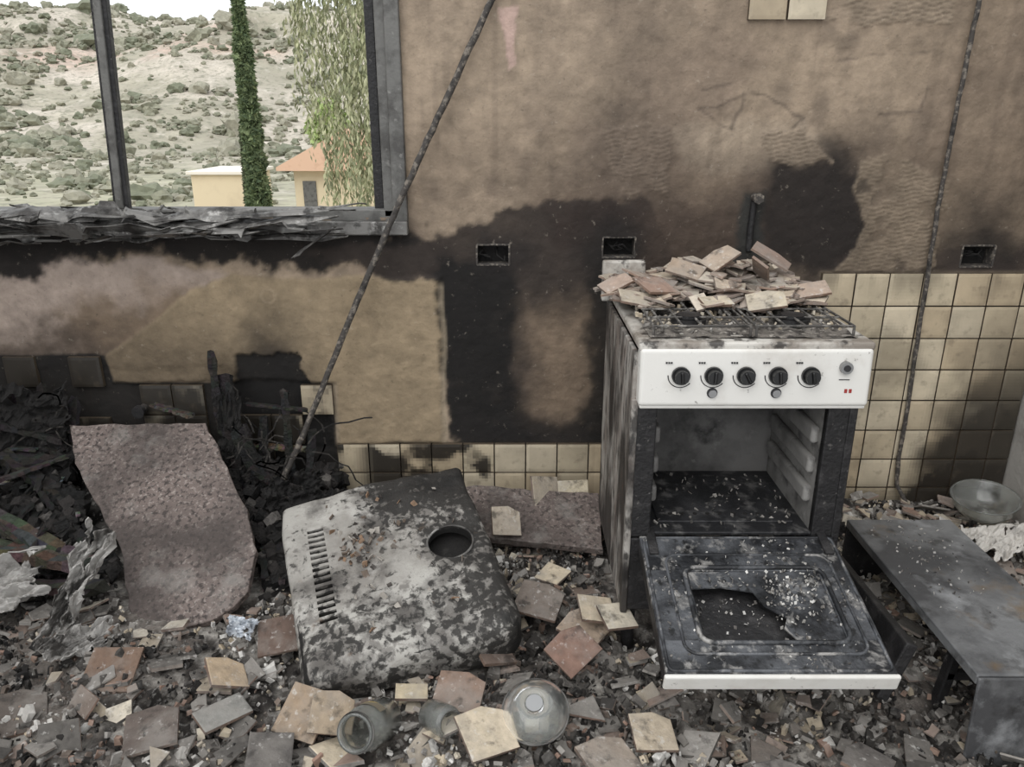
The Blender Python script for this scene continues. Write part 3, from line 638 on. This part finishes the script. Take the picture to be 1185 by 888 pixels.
grid_mesh('cooktop_ash_layer',np.stack([U,V,.938+.016*fbm(U*25,V*25,90)-.004],-1),None,M_ash); par(bpy.data.objects['cooktop_ash_layer'],S)
for bx in(.46,.73):
    for by in (1.95,2.22):
        cyl('burner_base',(bx,by,.952),.045,.016,M_blkm,e=S); cyl('burner_cap',(bx,by,.965),.034,.010,M_blkm,e=S,bev=.003)
M_grate=make_mat('grate_iron',C(74,71,68),[(C(150,146,140),40,.5,.62,.75),(C(36,34,32),24,.54,.64,.85)],rough=.8,bump=(80,.5))
for gx0,gx1 in((.35,.59),(.605,.845)):
    z=.966
    tube('grate_frame',[(gx0,1.84,z),(gx1,1.84,z),(gx1,2.36,z),(gx0,2.36,z)],.0035,M_grate,S,cyc=True)
    for k in range(5):
        x=gx0+(gx1-gx0)*(k+.5)/5; tube('grate_bar',[(x,1.84,z),(x,2.36,z)],.003,M_grate,S)
    for y in (1.93,2.02,2.12,2.24): tube('grate_cross',[(gx0,y,z),(gx1,y,z)],.003,M_grate,S)
    for fxp in(gx0,gx1):
        for fyp in(1.84,2.1,2.36): tube('grate_foot',[(fxp,fyp,z),(fxp,fyp,.938)],.0035,M_grate,S)
box('rear_splash',(.285,2.40,.90),(.42,2.425,1.03),M_top,.006,S)
box('rear_splash_right',(.42,2.40,.90),(.88,2.425,.985),M_top,.006,S)
for x in(.33,.845):
    for y in(1.85,2.37): cyl('leg',(x,y,.08),.018,.16,M_blkm,e=S)
# oven door (open)
D0=Vector((.340,1.812,.392))
dv=Vector((0,-.41,-.105)).normalized(); dw=Vector((0,-.105,.41)).normalized()
DM=Matrix(((1,0,0,D0.x),(0,dv.y,dw.y,D0.y),(0,dv.z,dw.z,D0.z),(0,0,0,1)))
def dpart(name,lo,hi,mat,bev=.003,seg=2):
    o=box(name,lo,hi,mat,bev,seg=seg); loc=o.location.copy(); o.matrix_world=DM@Matrix.Translation(loc)
    bpy.context.view_layer.update(); par(o,S); return o
DWd=.515; DL=.425
dpart('door_rail_hinge',(0,0,-.012),(DWd,.125,.004),M_door); dpart('door_rail_front',(0,.335,-.012),(DWd,DL,.004),M_door)
dpart('door_stile_left',(0,.12,-.012),(.105,.34,.004),M_door); dpart('door_stile_right',(.435,.12,-.012),(DWd,.34,.004),M_door)
dpart('door_outer_skin',(.0,.0,-.045),(DWd,DL,-.038),M_blkm); dpart('door_side_left',(0,0,-.042),(.006,DL,-.008),M_blkm); dpart('door_side_right',(DWd-.006,0,-.042),(DWd,DL,-.008),M_blkm)
dpart('door_top_edge_white',(-.004,DL,-.040),(DWd+.004,DL+.012,.004),M_enam,.005,3)
def dtube(name,pts,r,mat,cyc=False):
    return tube(name,[DM@Vector(p) for p in pts],r,mat,S,cyc)
def rrect(u0,v0,u1,v1,r,w):
    P=[]
    for cx,cy2,a0 in((u1-r,v1-r,0),(u0+r,v1-r,90),(u0+r,v0+r,180),(u1-r,v0+r,270)):
        for k in range(6): a=math.radians(a0+k*18); P.append((cx+r*math.cos(a),cy2+r*math.sin(a),w))
    return P
dtube('window_rim',rrect(.095,.115,.445,.345,.03,.006),.006,M_door,True)
dtube('window_rim_outer',rrect(.055,.07,.475,.375,.03,.004),.004,M_door,True)
dtube('door_edge_bead',rrect(.008,.008,DWd-.008,DL-.006,.015,.004),.004,M_door,True)
def dpoly(name,pts,w,mat,th=.004):
    bm=bmesh.new(); f=bm.faces.new([bm.verts.new((a,b,w)) for a,b in pts]); r=bmesh.ops.extrude_face_region(bm,geom=[f]); bmesh.ops.translate(bm,vec=(0,0,th),verts=[v for v in r['geom'] if isinstance(v,bmesh.types.BMVert)])
    bmesh.ops.recalc_face_normals(bm,faces=bm.faces); o=bm_obj(name,bm,mat); o.matrix_world=DM; bpy.context.view_layer.update(); par(o,S)
dpoly('broken_inner_glass',[(.10,.12),(.44,.12),(.44,.34),(.325,.34),(.30,.30),(.315,.27),(.27,.235),(.255,.19),(.18,.175),(.10,.18)],-.004,M_door)
for i,u0 in enumerate([.03,.485]): dpart('hinge_arm',(u0-.012,-.03,.002),(u0+.012,.07,.012),M_blkm)
db=MB()
for i in range(520):
    u0=random.choice([R(.02,.5),random.gauss(.34,.05)]);v0=R(.01,.41) if random.random()<.4 else random.gauss(.18,.06)
    if not(0<u0<.51 and 0<v0<.42): continue
    hole=(.1<u0<.28 and .18<v0<.34)
    p=DM@Vector((u0,v0,.004 if not hole else -.034))
    chunk(db,p,R(.002,.009),random.choice([C(170,167,162),C(110,106,102),C(84,82,80),C(200,198,194)]),(1,.8,.2))
for i in range(90):
    p=(R(.39,.78),R(1.84,2.17),.408); chunk(db,p,R(.005,.014),random.choice([C(110,106,102),C(70,68,66),C(150,146,140)]),(1,.8,.2))
par(db.build('door_ash_flakes',M_rub),S)
# debris pile on stove
pm=MB()
PT=[C(186,171,150),C(172,157,138),C(198,186,168),C(150,128,115),C(158,139,124),C(130,117,107),C(180,163,144)]
for i in range(230):
    x=R(.29,.84); y=R(2.03,2.40)
    if x<.34: y=R(2.1,2.38)
    hh=.085*math.exp(-((x-.62)/.22)**2-((y-2.28)/.16)**2)*R(.15,1.15)
    s=R(.035,.09)
    shard(pm,(x,y,.975+hh),s,(R(-.3,.4),R(-.35,.35),R(0,6.28)),random.choice(PT),C(132,110,96),.007,asp=R(.5,1))
for (x,y,z,s,rot,top,p,asp) in [(.40,2.12,1.01,.10,(.3,.1,.5),C(150,126,112),SQ,.9),(.55,2.03,.985,.085,(.25,0,.2),C(190,178,158),SQ,.6),(.68,2.02,.99,.10,(.4,-.2,-.2),C(194,182,162),BK,.8),(.82,2.1,1.0,.11,(.35,-.2,-.1),C(172,152,136),SQ,.6),
   (.35,2.06,.985,.12,(.3,.2,.1),C(178,166,148),BK,.6),(.70,2.15,1.05,.12,(.6,.5,1.2),C(150,134,120),SQ,.45),(.60,2.22,1.07,.10,(.3,-.5,.4),C(168,152,136),BK,.7),(.76,2.25,1.07,.12,(.2,.5,-.4),C(138,118,106),BK,.6),(.5,2.2,1.04,.10,(.4,.2,-.5),C(162,144,126),SQ,.7),(.30,2.2,1.0,.09,(.2,-.4,.3),C(170,150,136),BK,.8)]:
    shard(pm,(x,y,z),s,rot,tuple(v*.9 for v in top),C(122,100,86),.008,p,asp,False)
for i in range(520):
    x=R(.33,.86);y=R(1.86,2.39); chunk(pm,(x,y,.944+R(0,.018)),R(.004,.015),random.choice(BE+GR),(1,.8,.5))
pm.build('broken_tile_pile',M_rub)

# ---------------------------------------------------------------- small metal bench
B=empty('metal_bench',(1.22,1.8,.12))
def bp(name,lo,hi,mat=M_bench,rot=None): return box(name,lo,hi,mat,.004,B,rot)
bp('bench_top',(1.06,1.44,.243),(1.385,2.16,.252))
bp('top_side_lip',(1.06,1.44,.225),(1.066,2.16,.250)); bp('top_side_lip_right',(1.379,1.44,.225),(1.385,2.16,.250))
bp('front_end_panel',(1.06,1.425,.0),(1.385,1.433,.248),rot=(-.05,0,0)); bp('rear_end_panel',(1.06,2.155,.0),(1.385,2.163,.25),M_blkm)
bp('leg_strut',(1.10,1.60,.0),(1.125,1.63,.245),M_blkm,(0,.12,0)); bp('leg_strut_b',(1.33,1.60,.0),(1.355,1.63,.245),M_blkm); bp('cross_strut',(1.10,1.60,.10),(1.35,1.62,.125),M_blkm)
bd=MB()
for i in range(140):
    x,y=random.gauss(1.2,.07),random.gauss(1.95,.14)
    if not(1.07<x<1.38 and 1.45<y<2.15): continue
    chunk(bd,(x,y,.2535),R(.003,.009),random.choice([C(150,148,145),C(80,78,76),C(110,106,102),C(178,175,170)]),(1,.8,.2))
par(bd.build('bench_ash_flakes',M_rub),B)
o=box('charred_metal_strip',(.9,1.5,.12),(.93,2.0,.28),M_blkm,.004); o.rotation_euler=(-.12,.35,-.10); o.location=(.935,1.76,.17)

# ---------------------------------------------------------------- glassware
g=lathe('glass_lid',[(.0,.035),(.02,.036),(.022,.042),(.045,.036),(.062,.022),(.076,.004),(.080,-.004),(.078,-.010),(.074,-.006),(.06,.016),(.043,.03),(.0,.031)],M_glass); g.location=(.055,1.47,.125); g.rotation_euler=(.42,-.08,0)
bpy.context.view_layer.update(); k=cyl('lid_ring',(0,0,0),.020,.006,M_chrome); k.matrix_world=g.matrix_world@Matrix.Translation((0,0,.038)); bpy.context.view_layer.update(); par2(k,g)
k=tube('rim_band',[g.matrix_world@Vector((.079*math.cos(t),.079*math.sin(t),-.005)) for t in np.linspace(0,6.283,49)[:-1]],.0025,M_alu,cyc=True); bpy.context.view_layer.update(); par2(k,g)
j=lathe('glass_jar',[(0,-.07),(.035,-.07),(.043,-.06),(.044,.03),(.042,.045),(.034,.056),(.034,.070),(.037,.072),(.037,.076),(.031,.076),(.031,.056),(.039,.043),(.040,-.055),(.03,-.064),(0,-.064)],M_glass); j.location=(-.33,1.44,.11); j.rotation_euler=(1.05,.1,-.35); j.scale=(1.15,1.15,1.15)
bpy.context.view_layer.update()
vs=[];fs=[]
for i in range(9):
    a=math.radians(60+i*8)
    for z in(.0,.028): vs.append((.0452*math.cos(a),.0452*math.sin(a),z))
for i in range(8): fs.append((2*i,2*i+2,2*i+3,2*i+1))
me=bpy.data.meshes.new('jar_label'); me.from_pydata(vs,[],fs); me.materials.append(M_yel); lb=link(bpy.data.objects.new('jar_label',me)); lb.matrix_world=j.matrix_world.copy(); bpy.context.view_layer.update(); par2(lb,j)
k=tube('jar_rim_wire',[j.matrix_world@Vector((.038*math.cos(t),.038*math.sin(t),.070)) for t in np.linspace(0,6.283,33)[:-1]],.0022,M_alu,cyc=True); bpy.context.view_layer.update(); par2(k,j)
q=lathe('glass_bowl',[(0,-.04),(.05,-.04),(.075,-.028),(.098,.0),(.105,.03),(.11,.034),(.107,.038),(.10,.031),(.092,.003),(.07,-.022),(.045,-.034),(0,-.034)],M_glass); q.location=(1.66,2.42,.165); q.rotation_euler=(.12,-.1,0)
crumple('ashen_melted_plastic',1.66,2.27,.10,.14,.08,(.1,0,.3),88,.03,make_mat('white_ash_lump',C(196,192,186),[(C(120,116,112),14,.5,.62,.7)],rough=.8))
w2=lathe('glass_jar',[(0,-.05),(.03,-.05),(.037,-.04),(.037,.03),(.03,.045),(.026,.044),(.033,.028),(.033,-.038),(0,-.045)],M_glass); w2.location=(-.17,1.47,.10); w2.rotation_euler=(1.2,.3,.6)

# ---------------------------------------------------------------- rod, cable, pipe
pts=[(-.80,2.44,.26),(-.72,2.46,.42),(-.56,2.50,.78),(-.40,2.53,1.12),(-.235,2.555,1.45),(-.03,2.575,1.85),(.12,2.58,2.15)]
P2=[]
for i in range(len(pts)-1):
    for t in range(10): P2.append(Vector(pts[i]).lerp(Vector(pts[i+1]),t/10)+Vector((R(-.0015,.0015),0,R(-.0015,.0015))))
P2.append(Vector(pts[-1]))
tube('fallen_metal_rod',P2,.0105,M_rod,radii=[R(.94,1.05) for _ in P2])
pts=[(1.46,2.53,.10),(1.42,2.565,.17),(1.412,2.57,.30),(1.415,2.572,.436),(1.405,2.57,.758),(1.398,2.575,1.173),(1.402,2.575,1.469),(1.412,2.575,1.793),(1.42,2.575,2.3)]
P2=[]
for i in range(len(pts)-1):
    for t in range(8): P2.append(Vector(pts[i]).lerp(Vector(pts[i+1]),t/8)+Vector((R(-.0015,.0015),0,0)))
tube('hanging_cable',P2,.0075,M_rod,radii=[R(.92,1.08) for _ in P2])
e=empty('gas_pipe_stub',(.80,2.58,1.2)); cyl('pipe',(.80,2.575,1.205),.013,.05,M_rod,'Y',e); cyl('pipe_nut',(.80,2.555,1.205),.018,.014,M_rod,'Y',e,seg=6); tube('pipe_tail',[(.798,2.592,1.19),(.795,2.592,1.10),(.797,2.592,1.03)],.011,M_blkm,e)

# ---------------------------------------------------------------- exterior
GZ=-1.3
hx=np.linspace(-260,120,420); hy=np.linspace(3.2,330,330); HX,HY=np.meshgrid(hx,hy,indexing='ij')
def terr(x,y):
    r=sstep(60,150,y+14*(fbm(x/30,y/30,101)-.5))
    g=fbm(x/14,y/40,102)
    h=GZ+r*20*(.86+.12*fbm(x/60,y/90,103))+r*(1-r)*4*(6*(g-.5))+(fbm(x/5,y/5,104)-.5)*.5*sstep(20,60,y)+(fbm(x/2.5,y/2.5,105)-.5)*.6*sstep(50,80,y)
    # a small eroded cliff band part-way up the slope
    c=sstep(118,121,y+10*(fbm(x/8,y/30,109)-.5)); h=h+2.2*c*sstep(.42,.6,fbm(x/20,y*0+3,110))
    return h
HZ=terr(HX,HY)
a=sstep(.4,.62,fbm(HX/10,HY/8,106))[...,None]; hc=np.array(C(196,187,174))*(1-a)+np.array(C(162,157,140))*a  # ground tones kept pale: distance haze is painted into the colour
cl=(sstep(.44,.56,fbm(HX/9,HY/25,107))*sstep(98,108,HY)*sstep(132,124,HY))[...,None]; hc=hc*(1-.85*cl)+np.array(C(194,170,156))*.85*cl
gr=sstep(60,35,HY)[...,None]; hc=hc*(1-.7*gr)+np.array(C(160,160,134))*.7*gr
grid_mesh('exterior_hillside',np.stack([HX,HY,HZ],-1),hc,M_hill)
bm=bmesh.new(); bmesh.ops.create_icosphere(bm,subdivisions=2,radius=1); iv=np.array([v.co[:] for v in bm.verts]); ifc=[tuple(v.index for v in f.verts) for f in bm.faces]; bm.free()
sv=[];sf=[];scl=[];base=0
for i in range(5200):
    y=R(60,178) if i%5 else R(26,70); x=R(-.72,-.14)*y
    dn=float(fbm(x/9,y/9,150))
    if dn<.5 and random.random()<.85: continue
    s=random.lognormvariate(math.log(.27),.5)*(1.2 if y>110 else 1 if y>60 else .5); z=float(terr(np.array(x),np.array(y)))
    v=iv*np.array([s*R(.8,1.4),s,s*R(.6,1.0)])*(1+.8*(rng.rand(len(iv),1)-.5)); v=v+np.array([x,y,z+s*.35])
    sv.append(v); sf+= [tuple(q+base for q in f) for f in ifc]; base+=len(iv)
    c=random.choice([C(126,126,108),C(136,135,117),C(114,117,98),C(146,143,127)]); scl+=[c]*len(ifc)  # shrub greens lightened the same way, haze in the colour
me=bpy.data.meshes.new('hillside_shrubs'); me.from_pydata(np.concatenate(sv).tolist(),[],sf); setcol(me,np.repeat(np.array(scl),3,axis=0),'CORNER'); me.materials.append(M_leaf)
link(bpy.data.objects.new('hillside_shrubs',me))
def leafmesh(name,pts,size,cols,elong=2.2,trunk=None):
    m=MB()
    for p in pts:
        M=Euler((R(0,6.3),R(0,6.3),R(0,6.3))).to_matrix() if elong<3 else Euler((R(-.5,.5),R(-.5,.5),R(0,6.3))).to_matrix()
        s=size*R(.6,1.3); m.add([M@Vector(q)+Vector(p) for q in((-s*.5,0,0),(0,0,-s*elong*.5),(s*.5,0,0),(0,0,s*elong*.5))],[(0,1,2,3)],random.choice(cols))
    if trunk: m.add(*trunk)
    return m.build(name,M_leaf)
bxp,byp=-5.78,18.
pts=[]
for i in range(9000):
    t=random.random()**.9; h=GZ+.4+t*5.9; r=.23*(1-t)**.6*(.7+.6*float(vnoise(t*22,1,7)))+.02; a=R(0,6.28); q=r*math.sqrt(R(.4,1))
    pts.append((bxp-.02*t+q*math.cos(a),byp+q*math.sin(a),h))
def trunkgeo(x,y,z0,z1,r0,r1,lean=0):
    vs=[];n=8
    for k in range(n): a=6.283*k/n; vs.append((x+r0*math.cos(a),y+r0*math.sin(a),z0))
    for k in range(n): a=6.283*k/n; vs.append((x+lean+r1*math.cos(a),y+r1*math.sin(a),z1))
    return vs,[(k,(k+1)%n,n+(k+1)%n,n+k) for k in range(n)],C(96,82,70)
leafmesh('cypress_tree',pts,.075,[C(92,106,74),C(104,118,82),C(72,88,60),C(118,130,92)],2.6,trunkgeo(bxp,byp,GZ-.3,GZ+4,.07,.03,-.01))
pts=[]
for i in range(1200):
    t=random.random(); r=.07*(1-t)+.02; a=R(0,6.28); pts.append((bxp-.36+.02*t+r*math.cos(a),byp+.3+r*math.sin(a),GZ+.2+t*2.4))
leafmesh('cypress_tree',pts,.05,[C(84,94,68),C(100,106,80)],2.4,trunkgeo(bxp-.36,byp+.3,GZ-.3,GZ+2,.03,.015))
pts=[]
tx,ty=-2.25,13.
for s in range(470):
    a=R(0,6.28); r=math.sqrt(random.random()); z0=GZ+2.6+R(-.6,3.6); wq=.74+.13*(z0-GZ-2); x0=tx+wq*r*math.cos(a); y0=ty+1.0*r*math.sin(a); ln=R(.6,1.9)
    dx=R(-.1,.1)
    for k in range(int(ln/.045)): pts.append((x0+dx*k*.045/ln*3+R(-.05,.05),y0+R(-.05,.05),z0-k*.045))
leafmesh('pepper_tree',pts,.037,[C(160,160,128),C(142,146,110),C(176,176,142),C(120,124,94)],3.2,trunkgeo(tx+.3,ty,GZ-.3,GZ+4,.10,.06,-.2))
pts=[]
for i in range(5000):
    a=R(0,6.28);b=math.acos(R(-1,1));r=R(.5,1)*(.8+.3*math.sin(a*5)*math.sin(b*4))
    pts.append((-5.4+.7*r*math.sin(b)*math.cos(a),24+.6*r*math.sin(b)*math.sin(a),1.15+.75*r*math.cos(b)+.2*math.sin(a*3)))
leafmesh('green_garden_shrub',pts,.11,[C(156,174,112),C(140,160,98),C(172,188,126)],1.8,trunkgeo(-5.4,24,GZ-.4,.6,.1,.06))
hs=empty('outbuilding',(-8.7,23,GZ)); box('walls',(-9.1,22.5,GZ-.3),(-7.6,25,-.05),M_house,.02,hs); box('flat_roof',(-9.2,22.4,-.05),(-7.5,25.1,.05),make_mat('white_roof_edge',C(225,218,205),(),bump=None),.02,hs)
hs=empty('house_with_tiled_roof',(-3.9,19,GZ)); box('walls',(-5.0,18.2,GZ-.3),(-2.3,21,.45),M_house,.02,hs)
m=MB()
m.add([(-5.3,17.9,.42),(-3.7,17.9,1.25),(-2.1,17.9,.42),(-5.3,21.3,.42),(-3.7,21.3,1.25),(-2.1,21.3,.42),(-5.3,17.9,.34),(-2.1,17.9,.34),(-5.3,21.3,.34),(-2.1,21.3,.34)],
 [(0,1,4,3),(1,2,5,4),(0,6,7,2,1),(3,4,5,9,8),(0,3,8,6),(2,7,9,5),(6,8,9,7)],C(200,150,120)); par(m.build('roof',M_roof),hs)
box('doorway',(-4.8,18.17,GZ),(-4.5,18.2,.1),M_frame,.0,hs)

# ---------------------------------------------------------------- light & camera
wd=bpy.data.worlds.new('overcast_sky'); sc.world=wd; wd.use_nodes=True; nt=wd.node_tree
bg=nt.nodes['Background']; bg.inputs['Color'].default_value=(.95,.975,1.0,1); bg.inputs['Strength'].default_value=1.32
sd=bpy.data.lights.new('soft_sun','SUN'); sd.energy=1.6; sd.angle=math.radians(60); sd.color=(1,.985,.96)
so=link(bpy.data.objects.new('soft_sun',sd)); so.rotation_euler=(math.radians(42),math.radians(0),math.radians(-28))
cam=bpy.data.cameras.new('camera'); cam.sensor_width=36; cam.lens=27.04; cam.clip_end=1000; cam.clip_start=.05
co=link(bpy.data.objects.new('camera',cam)); co.location=(0,0,1.45); co.rotation_euler=(math.radians(71),0,0)
sc.camera=co
